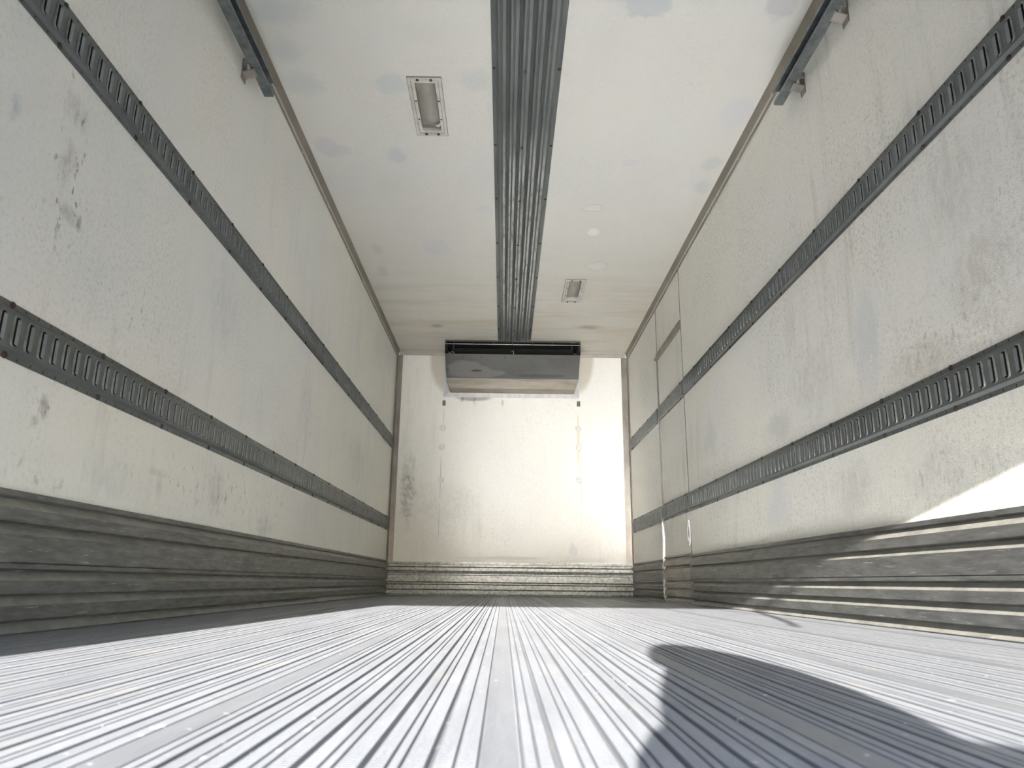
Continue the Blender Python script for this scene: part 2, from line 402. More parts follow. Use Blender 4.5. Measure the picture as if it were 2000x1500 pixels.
class MB:
    """collects boxes, prisms, tubes and lathes into one mesh"""
    def __init__(s):
        s.v, s.f, s.m = [], [], []

    def add(s, v, f, mi=0):
        b = len(s.v)
        s.v += [tuple(q) for q in v]
        s.f += [tuple(i + b for i in q) for q in f]
        s.m += [mi] * len(f)
        return s

    def box(s, a, b, mi=0):
        x0, y0, z0 = a
        x1, y1, z1 = b
        v = [(x0, y0, z0), (x1, y0, z0), (x1, y1, z0), (x0, y1, z0), (x0, y0, z1), (x1, y0, z1), (x1, y1, z1), (x0, y1, z1)]
        return s.add(v, [(0, 3, 2, 1), (4, 5, 6, 7), (0, 1, 5, 4), (1, 2, 6, 5), (2, 3, 7, 6), (3, 0, 4, 7)], mi)

    def prism(s, prof, a, b, place, mi=0):
        """closed profile (p,q) swept from a to b; place(p,q,t) gives the point"""
        n = len(prof)
        v = [place(p, q, a) for p, q in prof] + [place(p, q, b) for p, q in prof]
        f = [(i, (i + 1) % n, n + (i + 1) % n, n + i) for i in range(n)] + [tuple(range(n))[::-1], tuple(range(n, 2 * n))]
        return s.add(v, f, mi)

    def tube(s, pts, rad, sides=8, mi=0):
        pts = [Vector(p) for p in pts]
        if not isinstance(rad, (list, tuple)):
            rad = [rad] * len(pts)
        v, f = [], []
        ref = Vector((0.31, 0.2, 0.93)).normalized()
        for i, p in enumerate(pts):
            d = (pts[min(i + 1, len(pts) - 1)] - pts[max(i - 1, 0)]).normalized()
            a = d.cross(ref).normalized()
            b = d.cross(a)
            for k in range(sides):
                t = 2 * math.pi * k / sides
                v.append(p + (a * math.cos(t) + b * math.sin(t)) * rad[i])
        for i in range(len(pts) - 1):
            for k in range(sides):
                f.append((i * sides + k, i * sides + (k + 1) % sides, (i + 1) * sides + (k + 1) % sides, (i + 1) * sides + k))
        f.append(tuple(range(sides))[::-1])
        f.append(tuple(range((len(pts) - 1) * sides, len(pts) * sides)))
        return s.add(v, f, mi)

    def lathe(s, prof, c, axis, sides=14, mi=0):
        """profile (radius, height) turned about axis through c"""
        ax = Vector(axis).normalized()
        a = ax.orthogonal().normalized()
        b = ax.cross(a)
        c = Vector(c)
        v, f = [], []
        for r, h in prof:
            for k in range(sides):
                t = 2 * math.pi * k / sides
                v.append(c + ax * h + (a * math.cos(t) + b * math.sin(t)) * r)
        for i in range(len(prof) - 1):
            for k in range(sides):
                f.append((i * sides + k, i * sides + (k + 1) % sides, (i + 1) * sides + (k + 1) % sides, (i + 1) * sides + k))
        f.append(tuple(range(sides))[::-1])
        f.append(tuple(range((len(prof) - 1) * sides, len(prof) * sides)))
        return s.add(v, f, mi)

    def build(s, name, mats, parent=None, **kw):
        return obj(name, s.v, s.f, mats, parent, s.m, **kw)


def thing(name, label, cat, loc=(0, 0, 0), group=None):
    o = bpy.data.objects.new(name, None)
    COL.objects.link(o)
    o.empty_display_size = 0.05
    o.location = loc
    tag(o, label, cat, group)
    return o


def tag(o, label, cat, group=None):
    o['label'] = label
    o['category'] = cat
    if group:
        o['group'] = group
    return o


def keep(parent, o):
    """parent without moving: part meshes are written in place"""
    o.parent = parent
    o.matrix_parent_inverse = Matrix.Translation(-parent.location)
    return o


YR = -0.20                      # rear end of the box
DOOR0, DOOR1 = 5.19, 6.06       # side door in the right wall

# ------------------------------------------------------------------ shell of the cargo box
MB().box((-0.07, YR, -0.12), (0, L + 0.07, H + 0.07)).build('wall_left', M['wl'], kind='structure')
mb = MB()
mb.box((W, YR, -0.12), (W + 0.07, DOOR0, H + 0.07))
mb.box((W, DOOR1, -0.12), (W + 0.07, L + 0.07, H + 0.07))
mb.build('wall_right', M['wr'], kind='structure')
MB().box((0, L, -0.12), (W, L + 0.07, H + 0.07)).build('wall_front', M['wf'], kind='structure')


def ceiling():
    # slab with two wells cut for the recessed lamps
    holes = [(0.667, 0.803, 3.118, 3.558), (1.64, 1.776, 5.575, 6.02)]
    xs = sorted({0.0, W, *[h[0] for h in holes], *[h[1] for h in holes]})
    ys = sorted({YR, L, *[h[2] for h in holes], *[h[3] for h in holes]})
    mb = MB()
    for i in range(len(xs) - 1):
        for j in range(len(ys) - 1):
            cx, cy_ = (xs[i] + xs[i + 1]) / 2, (ys[j] + ys[j + 1]) / 2
            z0 = H
            if any(h[0] < cx < h[1] and h[2] < cy_ < h[3] for h in holes):
                z0 = H + 0.05
            mb.box((xs[i], ys[j], z0), (xs[i + 1], ys[j + 1], H + 0.07))
    return mb.build('ceiling', M['ceil'], kind='structure')


ceiling()


def floor():
    """extruded aluminium planks: a smooth strip, then raised ribs with grooves"""
    pts = []          # (x, z, material of the strip to the next point)
    G, D = 0.0030, 0.0050

    def groove(u):
        pts.extend([(u - 0.0015, 0, 2), (u - 0.0008, -G, 2), (u + 0.0008, -G, 2), (u + 0.0015, 0, 1)])

    start = 1.138 - 0.289 * 4
    for k in range(-1, 9):
        s = start + 0.289 * k
        pts.append((s, 0, 0))
        pts.append((s + 0.0287, 0, 1))
        groove(s + 0.0318)
        groove(s + 0.0433)
        u = s + 0.0547
        for _ in range(5):
            pts.extend([(u, 0, 2), (u + 0.0010, -D, 2), (u + 0.0056, -D, 2), (u + 0.0066, 0, 1)])
            u += 0.0066
            if _ < 4:
                groove(u + 0.0143)
                groove(u + 0.0243)
                u += 0.0416
        groove(s + 0.2695)
        pts.extend([(s + 0.2775, 0, 1)])
        groove(s + 0.2870)
    pts = [p for p in pts if 0.004 <= p[0] <= W - 0.004]
    pts = [(0.0, 0, 0)] + pts + [(W, 0, 0)]
    ys = [YR] + [i * 0.5 for i in range(0, 16)] + [L]
    v = [(x, y, z) for y in ys for x, z, _ in pts]
    n = len(pts)
    f, mi = [], []
    for j in range(len(ys) - 1):
        for i in range(n - 1):
            f.append((j * n + i, j * n + i + 1, (j + 1) * n + i + 1, (j + 1) * n + i))
            mi.append(pts[i][2])
    mb = MB()
    mb.v, mb.f, mb.m = v, f, mi
    mb.box((0, YR, -0.12), (W, L, -0.012), 2)
    return mb.build('floor', [M['fl'], M['fk'], M['fv']], kind='structure')


floor()

# rear frame round the roll-up opening
mb = MB()
mb.box((0, YR, -0.12), (0.207, -0.14, H))
mb.box((2.345, YR, -0.12), (W, -0.14, H))
mb.box((0.207, YR, 2.10), (2.345, -0.14, H))
mb.build('wall_rear', M['shell'], kind='structure')
MB().box((-14, -26, -1.22), (16, 16, -1.12)).build('ground', M['asphalt'], kind='structure')

# ------------------------------------------------------------------ kick plates along the foot of the walls
# (height, how far it stands off the wall): undercut line, sloping shoulder, flat face, undercut ...
KICK = [(0.326, 0.0), (0.326, 0.014), (0.312, 0.014), (0.309, 0.003), (0.306, 0.0035), (0.285, 0.021), (0.254, 0.021),
        (0.251, 0.003), (0.247, 0.0035), (0.227, 0.021), (0.164, 0.021), (0.162, 0.017), (0.159, 0.021), (0.149, 0.021),
        (0.146, 0.003), (0.142, 0.0035), (0.122, 0.021), (0.092, 0.021), (0.089, 0.003), (0.085, 0.0035), (0.065, 0.021),
        (0.033, 0.021), (0.030, 0.003), (0.026, 0.0035), (0.004, 0.022), (0.001, 0.022), (0.001, 0.0)]


def kick_mesh(mb, prof, a, b, place):
    n0 = len(mb.m)
    mb.prism(prof, a, b, place)
    for i in range(len(prof) - 1):
        (z0, w0), (z1, w1) = prof[i], prof[i + 1]
        if w1 > w0 + 0.008 and z1 < z0 - 0.01:
            mb.m[n0 + i] = 1
    return mb


def kick(name, a, b, place, mat, parent=None, kind=None, dz=0.0, dw=0.0):
    prof = [(z + (dz if z > 0.002 else 0), w + (dw if w > 0 else 0)) for z, w in KICK]
    return kick_mesh(MB(), prof, a, b, place).build(name, [mat, M['shoulder']], parent, kind=kind)


kick('baseboard_left', -0.02, L - 0.03, lambda z, w, t: (w, t, z), M['kick'], kind='structure')
mb = MB()
for a, b, dz in ((-0.02, DOOR0 - 0.004, 0), (DOOR1 + 0.035, L - 0.03, -0.004)):
    kick_mesh(mb, [(z + (dz if z > .002 else 0), w) for z, w in KICK], a, b, lambda z, w, t: (W - w, t, z))
mb.build('baseboard_right', [M['kick'], M['shoulder']], kind='structure')
KB = [(0.318, 0), (0.318, 0.012), (0.303, 0.012), (0.300, 0.006), (0.294, 0.006), (0.290, 0.016), (0.275, 0.016), (0.271, 0.008),
      (0.262, 0.018), (0.236, 0.018), (0.232, 0.007), (0.228, 0.008), (0.205, 0.021), (0.196, 0.021), (0.194, 0.012), (0.190, 0.019), (0.130, 0.019),
      (0.127, 0.010), (0.118, 0.020), (0.110, 0.020), (0.107, 0.010), (0.098, 0.020), (0.060, 0.020), (0.057, 0.010), (0.048, 0.022), (0.018, 0.022), (0.002, 0.030), (0.002, 0)]
MB().prism(KB, 0.006, W - 0.006, lambda z, w, t: (t, L - w, z)).build('baseboard_front', M['kickend'], kind='structure')

# ------------------------------------------------------------------ trims
def cove(name, place, mat, y0=YR + 0.07):
    prof = [(0.001, 2.421), (0.006, 2.421), (0.007, 2.434), (0.012, 2.4355), (0.0135, 2.441), (0.027, 2.478), (0.029, 2.4885), (0.001, 2.4885)]
    mb = MB().prism(prof, y0, L - 0.012, place)
    mb.m[2] = mb.m[3] = 1                       # paler bead along the lower edge
    o = mb.build(name, [mat, M['palebronze']], kind='structure')
    return o


tl = cove('trim_1', lambda p, q, t: (p, t, q), M['bronze'])
tr = cove('trim_2', lambda p, q, t: (W - p, t, q), M['bronze'])
for par, sx in ((tl, 1), (tr, -1)):
    for k in range(8):
        y = 3.05 + 0.62 * k
        x = 0.008 if sx > 0 else W - 0.008
        MB().lathe([(0.006, -0.001), (0.0055, 0.002), (0.002, 0.0035)], (x, y, 2.428), (sx, 0, 0), 10).build('rivet', M['rivet'], par, label='bright round rivet head')
mb = MB()
mb.prism([(L - 0.003, 2.440), (L - 0.012, 2.440), (L - 0.012, 2.470), (L - 0.018, 2.476), (L - 0.018, 2.4885), (L - 0.001, 2.4885)], 0.03, W - 0.03, lambda p, q, t: (t, p, q))
mb.build('trim_3', M['palebronze'], kind='structure')
for nm, x0, x1 in (('trim_4', 0.004, 0.062), ('trim_5', W - 0.072, W - 0.004)):
    a, b = (x0, x1) if nm == 'trim_4' else (x1, x0)
    s = 1 if nm == 'trim_4' else -1
    prof = [(a, L - 0.0005), (a, L - 0.05), (a + s * 0.004, L - 0.05), (a + s * 0.010, L - 0.008), (b, L - 0.004), (b, L - 0.0005)]
    MB().prism(prof, 0.319, 2.4395, lambda p, q, t: (p, q, t)).build(nm, M['corner'], kind='structure')


# ------------------------------------------------------------------ cargo tracks (slotted rails)
P = 0.0508


def track_mesh(y0, y1, phase, side, zc):
    """slotted rail: flanges with nail holes, raised middle, one pressed lip per slot"""
    def at(y, z, w):
        return (w, y, zc + z) if side == 'L' else (W - w, y, zc + z)
    zs = [(-0.066, 0.003), (-0.063, 0.003), (-0.056, 0.003), (-0.052, 0.003), (-0.044, 0.012), (-0.0345, 0.012), (-0.0300, 0.012),
          (0.0300, 0.012), (0.0345, 0.012), (0.044, 0.012), (0.052, 0.003), (0.056, 0.003), (0.063, 0.003), (0.066, 0.003)]
    k0 = math.ceil((y0 + 0.004 - phase) / P)
    k1 = math.floor((y1 - 0.036 - phase) / P)
    br = [(y0, 0)]
    for k in range(k0, k1 + 1):
        s = phase + k * P
        br += [(s, 1), (s + 0.0035, 0), (s + 0.0075, 2), (s + 0.0185, 3), (s + 0.0240, 4), (s + 0.0315, 0)]
    br.append((y1, 0))
    v, f, mi = [], [], []
    n = len(zs)
    for y, _ in br:
        v += [at(y, z, w) for z, w in zs]
    for j in range(len(br) - 1):
        t = br[j][1]
        for i in range(n - 1):
            if t == 1 and i in (1, 11):
                continue                        # nail holes in the flanges
            if t == 2 and i in (5, 6, 7):
                continue                        # slit behind the lip
            if t == 3 and i in (5, 7):
                continue                        # turned ends of the slit
            f.append((j * n + i, j * n + i + 1, (j + 1) * n + i + 1, (j + 1) * n + i))
            mi.append(2 if t in (3, 4) and i == 6 else 0)
    mb = MB()
    mb.add(v, f)
    mb.m = mi
    # outer edges down to the wall, closed ends
    for z in (-0.066, 0.066):
        mb.add([at(y0, z, 0.0003), at(y1, z, 0.0003), at(y1, z, 0.003), at(y0, z, 0.003)], [(0, 1, 2, 3)])
    for y in (y0, y1):
        q = [at(y, z, w) for z, w in zs] + [at(y, 0.066, 0.0003), at(y, -0.066, 0.0003)]
        mb.add(q, [tuple(range(len(q)))])
    # black sheets painting the shade inside the slots and nail holes
    mb.add([at(y0, -0.043, 0.003), at(y1, -0.043, 0.003), at(y1, 0.043, 0.003), at(y0, 0.043, 0.003)], [(0, 1, 2, 3)], 3)
    for a, b in ((-0.0655, -0.052), (0.052, 0.0655)):
        mb.add([at(y0, a, 0.0008), at(y1, a, 0.0008), at(y1, b, 0.0008), at(y0, b, 0.0008)], [(0, 1, 2, 3)], 3)
    for k in range(k0, k1 + 1):
        s = phase + k * P
        mb.add([at(s + 0.0185, -0.030, 0.0006), at(s + 0.0185, 0.030, 0.0006), at(s + 0.0185, 0.030, 0.0119), at(s + 0.0185, -0.030, 0.0119)], [(0, 1, 2, 3)], 3)  # far face of the slit, blackened as if in shade
        pts = [at(s + 0.0215, 0.0355, 0.0105), at(s + 0.013, 0.0360, 0.0118), at(s + 0.007, 0.0335, 0.0122), at(s + 0.0045, 0.024, 0.0122),
               at(s + 0.0045, -0.026, 0.0122), at(s + 0.007, -0.0335, 0.0122), at(s + 0.013, -0.0360, 0.0118), at(s + 0.0215, -0.0355, 0.0105)]
        mb.tube(pts, [0.0008, 0.0022, 0.0034, 0.0038, 0.0038, 0.0034, 0.0022, 0.0008], 7, 1)
    return mb


def bolt_mesh(mat):
    o = MB().lathe([(0.0085, -0.001), (0.0085, 0.0015), (0.0072, 0.0035), (0.0035, 0.0052)], (0, 0, 0), (1, 0, 0), 12)
    me = bpy.data.meshes.new('bolt')
    me.from_pydata(o.v, [], o.f)
    me.materials.append(mat)
    return me


BOLT, RBOLT = bolt_mesh(M['bolt']), bolt_mesh(M['rust'])


def bolts(parent, y0, y1, first, side, zc, rust=()):
    k = 0
    y = first
    while y < y1 - 0.02:
        if y > y0 + 0.012:
            for z in (-0.0595, 0.0595):
                rusty = (k, z > 0) in rust
                o = bpy.data.objects.new('bolt', RBOLT if rusty else BOLT)
                COL.objects.link(o)
                o.location = ((0.003 if side == 'L' else W - 0.003), y + (0.0 if z > 0 else 0.004), zc + z)
                o.rotation_euler = (0, 0, 0 if side == 'L' else math.pi)
                keep(parent, o) if parent.location.length else setattr(o, 'parent', parent)
                if rusty:
                    o['label'] = 'rusty brown bolt head'
        y += 0.4064
        k += 1


TM = [M['track'], M['lip'], M['pocket'], M['hole']]
Z_LO, Z_HI = 0.682, 1.502
GROUP = None


def track(y0, y1, phase, first, side, zc, label, rust=()):
    t = thing('cargo_track', label, 'cargo track')
    track_mesh(y0, y1, phase, side, zc).build('rail', TM, t)
    bolts(t, y0, y1, first, side, zc, rust)
    return t


track(-0.02, L - 0.055, 1.6348, 1.636, 'L', Z_LO - 0.001, 'lower of two full-length grey slotted cargo tracks bolted along the left wall', {(0, True), (0, False)})
track(-0.02, L - 0.055, 1.620, 1.618, 'L', Z_HI - 0.003, 'upper of two full-length grey slotted cargo tracks bolted along the left wall')
track(-0.02, DOOR0 - 0.012, 1.842, 1.640, 'R', Z_LO + 0.001, 'long lower slotted cargo track on the right wall, nearest the sunlit patch', {(0, True), (1, True), (1, False), (0, False)})
track(-0.02, DOOR0 - 0.012, 1.622, 1.614, 'R', Z_HI + 0.006, 'long upper slotted cargo track on the right wall, ending at the side door', {(0, False)})
track(DOOR1 + 0.045, L - 0.055, 6.12, 6.15, 'R', Z_LO - 0.004, 'short lower slotted cargo track between the side door and far right corner')
track(DOOR1 + 0.045, L - 0.055, 6.12, 6.15, 'R', Z_HI - 0.001, 'short upper slotted cargo track between the side door and far right corner')

# ------------------------------------------------------------------ side door in the right wall
door = MB()
door.box((W + 0.0015, DOOR0 + 0.005, 0.002), (W + 0.06, DOOR1 - 0.005, 1.975))
door = door.build('door_1', M['wr'], kind='structure')
mb = MB()
mb.box((W + 0.0008, DOOR0 + 0.003, 1.998), (W + 0.06, DOOR1 - 0.003, H - 0.001))
mb.build('wall_right_header', M['wr'], kind='structure')
mb = MB()
mb.prism([(0.0, 1.962), (0.024, 1.966), (0.030, 1.980), (0.012, 1.992), (0.012, 2.022), (0.0, 2.028)], DOOR0 + 0.004, DOOR1 - 0.002, lambda p, q, t: (W - p, t, q))
th = mb.build('trim_6', M['bronze'], kind='structure')
for k in range(5):
    MB().lathe([(0.006, 0), (0.0055, 0.003), (0.002, 0.0045)], (W - 0.012, DOOR0 + 0.12 + 0.16 * k, 2.007), (-1, 0, 0), 10).build('rivet', M['rivet'], th, label='bright round rivet head')
# dark gaps and the thin flexible edge strips round the door
mb = MB()
mb.box((W - 0.002, DOOR0 - 0.005, 0.33), (W + 0.05, DOOR0 + 0.004, H - 0.07))
mb.build('trim_7', M['seam'], kind='structure')
mb = MB()
mb.box((W - 0.002, DOOR1 - 0.004, 1.96), (W + 0.05, DOOR1 + 0.004, H - 0.07))
mb.box((W - 0.006, DOOR1 - 0.014, 0.60), (W + 0.05, DOOR1 - 0.005, 1.96))
mb.box((W - 0.008, DOOR1 - 0.005, 0.60), (W + 0.05, DOOR1 + 0.010, 1.96), 1)
mb.build('trim_8', [M['seam'], M['corner']], kind='structure')
mb = MB()
pts = [(W - 0.004 - 0.006 * math.sin(i * 0.9) ** 2, DOOR1 + 0.001 * math.sin(i * 1.7), 0.004 + 0.0680 * i) for i in range(10)]
mb.tube(pts, [0.012 + 0.003 * math.sin(i * 1.3) for i in range(8)] + [0.009, 0.006], 8)
mb.build('door_gasket', M['gasket'], door, smooth=True, label='loose white rubber edge strip')
kick('kick_plate', DOOR0 + 0.006, DOOR1 - 0.022, lambda z, w, t: (W + 0.0015 - w, t, z), mat_metal('scuffed_door_plate', (0.40, 0.36, 0.30), (0.22, 0.195, 0.16), 0.40, 0.45, 4, (1, 1, 7), 0.5, (0.55, 0.5, 0.43), 0.1, (1, 1, 25)), door, dz=0.012, dw=-0.001)
for zc, ph in ((Z_LO + 0.002, 5.22), (Z_HI + 0.002, 5.225)):
    tk = track_mesh(DOOR0 + 0.014, DOOR1 - 0.020, ph, 'R', zc).build('cargo_track', TM, door)
    tk['label'] = ('lower' if zc < 1 else 'upper') + ' short slotted track piece crossing the door'
    for k in range(2):
        for z in (-0.0595, 0.0595):
            o = bpy.data.objects.new('bolt', BOLT)
            COL.objects.link(o)
            o.location = (W - 0.003, ph + 0.06 + 0.4064 * k, zc + z)
            o.rotation_euler = (0, 0, math.pi)
            o.parent = tk
# oval recessed pull near the hinge edge of the door
mb = MB()
ring, inner = [], []
N = 28
for k in range(N):
    a = 2 * math.pi * k / N
    ring.append((W - 0.004, DOOR0 + 0.062 + 0.048 * math.cos(a), 0.478 + 0.088 * math.sin(a)))
    inner.append((W - 0.006, DOOR0 + 0.052 + 0.022 * math.cos(a), 0.478 + 0.058 * math.sin(a)))
base = [(W + 0.001, y, z) for _, y, z in ring]
deep = [(W - 0.0005, y, z) for _, y, z in inner]
v = base + ring + inner + deep
f = []
for r in range(3):
    for k in range(N):
        f.append((r * N + k, r * N + (k + 1) % N, (r + 1) * N + (k + 1) % N, (r + 1) * N + k))
mb.add(v, f)
mb.add(deep, [tuple(range(N))], 1)
mb.build('door_pull', [M['gasket'], M['hole']], door, label='white oval recessed pull with dark middle')

# ------------------------------------------------------------------ corrugated strip along the ceiling
X0, X1 = 1.066, 1.397
ds = thing('ceiling_strip', 'long grey corrugated galvanised strip screwed along the middle of the ceiling', 'metal strip')
prof = [(X0, H - 0.0005), (X0, H - 0.003), (X0 + 0.022, H - 0.003)]
rib = (X1 - X0 - 0.044) / 5.0
for k in range(5):
    u = X0 + 0.022 + rib * k
    prof += [(u + 0.010, H - 0.020), (u + 0.020, H - 0.020), (u + 0.023, H - 0.016), (u + 0.027, H - 0.016), (u + 0.030, H - 0.020), (u + rib - 0.013, H - 0.020), (u + rib - 0.003, H - 0.004), (u + rib, H - 0.003)]
prof += [(X1, H - 0.003), (X1, H - 0.0005)]
mb = MB().prism(prof, YR + 0.08, 7.12, lambda p, q, t: (p, t, q))
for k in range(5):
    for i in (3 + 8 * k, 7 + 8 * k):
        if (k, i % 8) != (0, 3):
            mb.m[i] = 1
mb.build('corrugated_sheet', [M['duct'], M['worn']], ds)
SC = MB().lathe([(0.0085, -0.001), (0.008, 0.003), (0.004, 0.006)], (0, 0, 0), (0, 0, -1), 12)
scm = bpy.data.meshes.new('screw')
scm.from_pydata(SC.v, [], SC.f)
scm.materials.append(M['bolt'])
for y in (2.40, 3.02, 3.66, 4.26, 4.90, 5.52, 6.16, 6.78):
    for x, z in ((X0 + 0.011, H - 0.003), (1.2245, H - 0.0195), (X1 - 0.011, H - 0.003)):
        o = bpy.data.objects.new('screw', scm)
        COL.objects.link(o)
        o.location = (x, y, z)
        o.parent = ds


# ------------------------------------------------------------------ recessed ceiling lamps (unlit)
def lamp(x0, x1, y0, y1, label):
    t = thing('ceiling_light', label, 'ceiling light', group=None)
    r = 0.014
    mb = MB()
    # stepped frame: outer lip, then a groove, then the inner bead
    def ring(a, b, z0, z1):
        (ax0, ax1, ay0, ay1), (bx0, bx1, by0, by1) = a, b
        mb.box((ax0, ay0, z0), (bx0, ay1, z1))
        mb.box((bx1, ay0, z0), (ax1, ay1, z1))
        mb.box((bx0, ay0, z0), (bx1, by0, z1))
        mb.box((bx0, by1, z0), (bx1, ay1, z1))
    ring((x0, x1, y0, y1), (x0 + r, x1 - r, y0 + r * 1.5, y1 - r * 1.5), H - 0.006, H - 0.0005)
    ring((x0 + 0.005, x1 - 0.005, y0 + 0.008, y1 - 0.008), (x0 + 0.009, x1 - 0.009, y0 + 0.013, y1 - 0.013), H - 0.009, H - 0.006)
    ring((x0 + r + 0.003, x1 - r - 0.003, y0 + 0.024, y1 - 0.024), (x0 + 0.031, x1 - 0.031, y0 + 0.040, y1 - 0.040), H - 0.003, H + 0.012)
    n0 = len(mb.m)
    ring((x0 - 0.003, x1 + 0.003, y0 - 0.006, y1 + 0.006), (x0, x1, y0, y1), H - 0.0035, H - 0.0004)
    ring((x0 + r, x1 - r, y0 + r * 1.5, y1 - r * 1.5), (x0 + r + 0.003, x1 - r - 0.003, y0 + 0.024, y1 - 0.024), H - 0.004, H - 0.0005)
    for i in range(n0, len(mb.m)):
        mb.m[i] = 1
    mb.build('frame', [M['lampframe'], M['grime']], t)
    # shallow bowed lens set up in the well
    v, f = [], []
    n, mrow = 12, 10
    for j in range(mrow + 1):
        for i in range(n + 1):
            u, w_ = i / n, j / mrow
            x = x0 + 0.031 + (x1 - x0 - 0.062) * u
            y = y0 + 0.040 + (y1 - y0 - 0.080) * w_
            z = H + 0.030 - 0.022 * math.sin(math.pi * u) * min(1, 5 * w_, 5 * (1 - w_))
            v.append((x, y, z))
    for j in range(mrow):
        for i in range(n):
            f.append((j * (n + 1) + i, j * (n + 1) + i + 1, (j + 1) * (n + 1) + i + 1, (j + 1) * (n + 1) + i))
    obj('lens', v, f, M['lens'], t, smooth=True)
    mb = MB()
    mb.tube([(x0 + 0.062 + (x1 - x0) * .25, y1 - 0.085, H + 0.004), (x0 + 0.07 + (x1 - x0) * .3, y1 - 0.080, H + 0.002), (x0 + 0.085 + (x1 - x0) * .3, y1 - 0.095, H + 0.008)], [0.006, 0.010, 0.004], 8)
    mb.build('cable_stub', M['lampframe'], t, smooth=True)
    for yy in (y0 + 0.014, y1 - 0.014):
        for xx in (x0 + (x1 - x0) * 0.3, x0 + (x1 - x0) * 0.7):
            MB().lathe([(0.0085, -0.001), (0.008, 0.003), (0.004, 0.0055)], (xx, yy, H - 0.006), (0, 0, -1), 12).build('screw', M['bolt'], t)
    for yy in (y0 + (y1 - y0) * 0.38, y0 + (y1 - y0) * 0.70):
        for xx in (x0 + 0.024, x1 - 0.024):
            MB().lathe([(0.005, -0.001), (0.0048, 0.002), (0.002, 0.003)], (xx, yy, H - 0.003), (0, 0, -1), 10).build('screw', M['bolt'], t)
    return t


lamp(0.653, 0.817, 3.098, 3.578, 'unlit recessed ceiling light with grey lens, left of the corrugated strip')
lamp(1.626, 1.790, 5.553, 6.045, 'unlit recessed ceiling light right of the corrugated strip, near the cooling unit')

# ------------------------------------------------------------------ roll-up door rails under the ceiling
def door_rail(side, label, brk):
    t = thing('door_rail', label, 'door rail')
    sg = (lambda w: w) if side == 'L' else (lambda w: W - w)
    prof = [(0.036, 2.328), (0.078, 2.328), (0.078, 2.313), (0.075, 2.313), (0.075, 2.325), (0.039, 2.325), (0.039, 2.257), (0.075, 2.257), (0.075, 2.269), (0.078, 2.269), (0.078, 2.254), (0.036, 2.254)]
    MB().prism(prof, -0.10, 2.945, lambda p, q, tt: (sg(p), tt, q)).build('channel', M['rail'], t)
    for y in brk:
        mb = MB()
        pr = [(0.001, 2.205), (0.004, 2.205), (0.006, 2.230), (0.052, 2.243), (0.052, 2.254), (0.049, 2.254), (0.049, 2.247), (0.004, 2.236), (0.001, 2.236)]
        mb.prism(pr, y - 0.024, y + 0.024, lambda p, q, tt: (sg(p), tt, q))
        mb.box((min(sg(0.001), sg(0.004)), y - 0.024, 2.23), (max(sg(0.001), sg(0.004)), y + 0.024, 2.30))
        mb.box((min(sg(0.001), sg(0.042)), y - 0.024, 2.27), (max(sg(0.001), sg(0.0355)), y - 0.021, 2.30))
        mb.build('bracket', M['corner'], t, label='pale folded clip holding the rail')
    return t


door_rail('L', 'dark galvanised roll-up door rail under the ceiling along the left wall', (0.6, 1.7, 2.77))
door_rail('R', 'dark galvanised roll-up door rail under the ceiling along the right wall', (0.6, 1.6, 2.38, 2.80))

# ------------------------------------------------------------------ cooling unit on the end wall
ev = thing('cooling_unit', 'grey metal cooling unit with black slot high on the end wall', 'cooling unit', (0, 0, 0))
YF = 7.13
# side profile: slot lower edge, kink, lower edge at the wall
secs = [(7.152, 2.345, 0.537, 1.897), (7.215, 2.110, 0.553, 1.884), (7.400, 2.052, 0.567, 1.868), (7.505, 2.030, 0.575, 1.860)]


def sheet(name, secs, mat, th=0.004, parent=ev, mi=None):
    v, f = [], []
    for y, z, a, b in secs:
        v += [(a, y, z), (b, y, z), (b, y + th, z + th), (a, y + th, z + th)]
    for i in range(len(secs) - 1):
        o, q = 4 * i, 4 * (i + 1)
        f += [(o, o + 1, q + 1, q), (o + 1, o + 2, q + 2, q + 1), (o + 2, o + 3, q + 3, q + 2), (o + 3, o, q, q + 3)]
    e = 4 * (len(secs) - 1)
    f += [(0, 3, 2, 1), (e, e + 1, e + 2, e + 3)]
    return obj(name, v, f, mat, parent, mi)


fp = sheet('front_panel', secs[:2], M['evap'])
sheet('lower_panel', secs[1:], [M['evaplow'], mat_metal('dark_brown_underside', (0.33, 0.285, 0.235), (0.22, 0.19, 0.155), 0.65, 0.0, 5, (0.6, 1, 4))], mi=[0] * 4 + [1] * 4 + [0, 0])
for x, z in ((0.72, 2.315), (0.90, 2.315), (1.135, 2.315)):
    MB().lathe([(0.005, -0.001), (0.005, 0.002), (0.002, 0.003)], (x, 7.161, z), (0, -1, -0.25), 10).build('screw', M['hole'], fp, label='small dark screw head')
for nm, pick, d in (('side_panel', 2, 0.004), ('side_panel', 3, -0.004)):
    pro = [(s[0], s[1], s[pick]) for s in secs]
    xt = 0.535 if pick == 2 else 1.900
    loop = [(xt, YF, 2.484), (xt, YF, 2.345)] + [(x, y, z) for y, z, x in pro] + [(pro[-1][2], L - 0.006, 2.032), (xt, L - 0.006, 2.438), (xt, L - 0.03, 2.438), (xt, L - 0.03, 2.484)]
    n = len(loop)
    v = loop + [(x + d, y, z) for x, y, z in loop]
    f = [tuple(range(n)), tuple(range(n, 2 * n))[::-1]] + [(i, (i + 1) % n, n + (i + 1) % n, n + i) for i in range(n)]
    obj(nm, v, f, M['evap'], ev)
mb = MB()
mb.box((0.585, 7.36, 2.095), (1.85, 7.50, 2.47))
mb.box((0.545, 7.16, 2.335), (1.89, 7.36, 2.342))
mb.box((0.543, 7.14, 2.476), (1.893, 7.50, 2.483))
mb.build('coil_housing', M['black'], ev)
ol = MB()
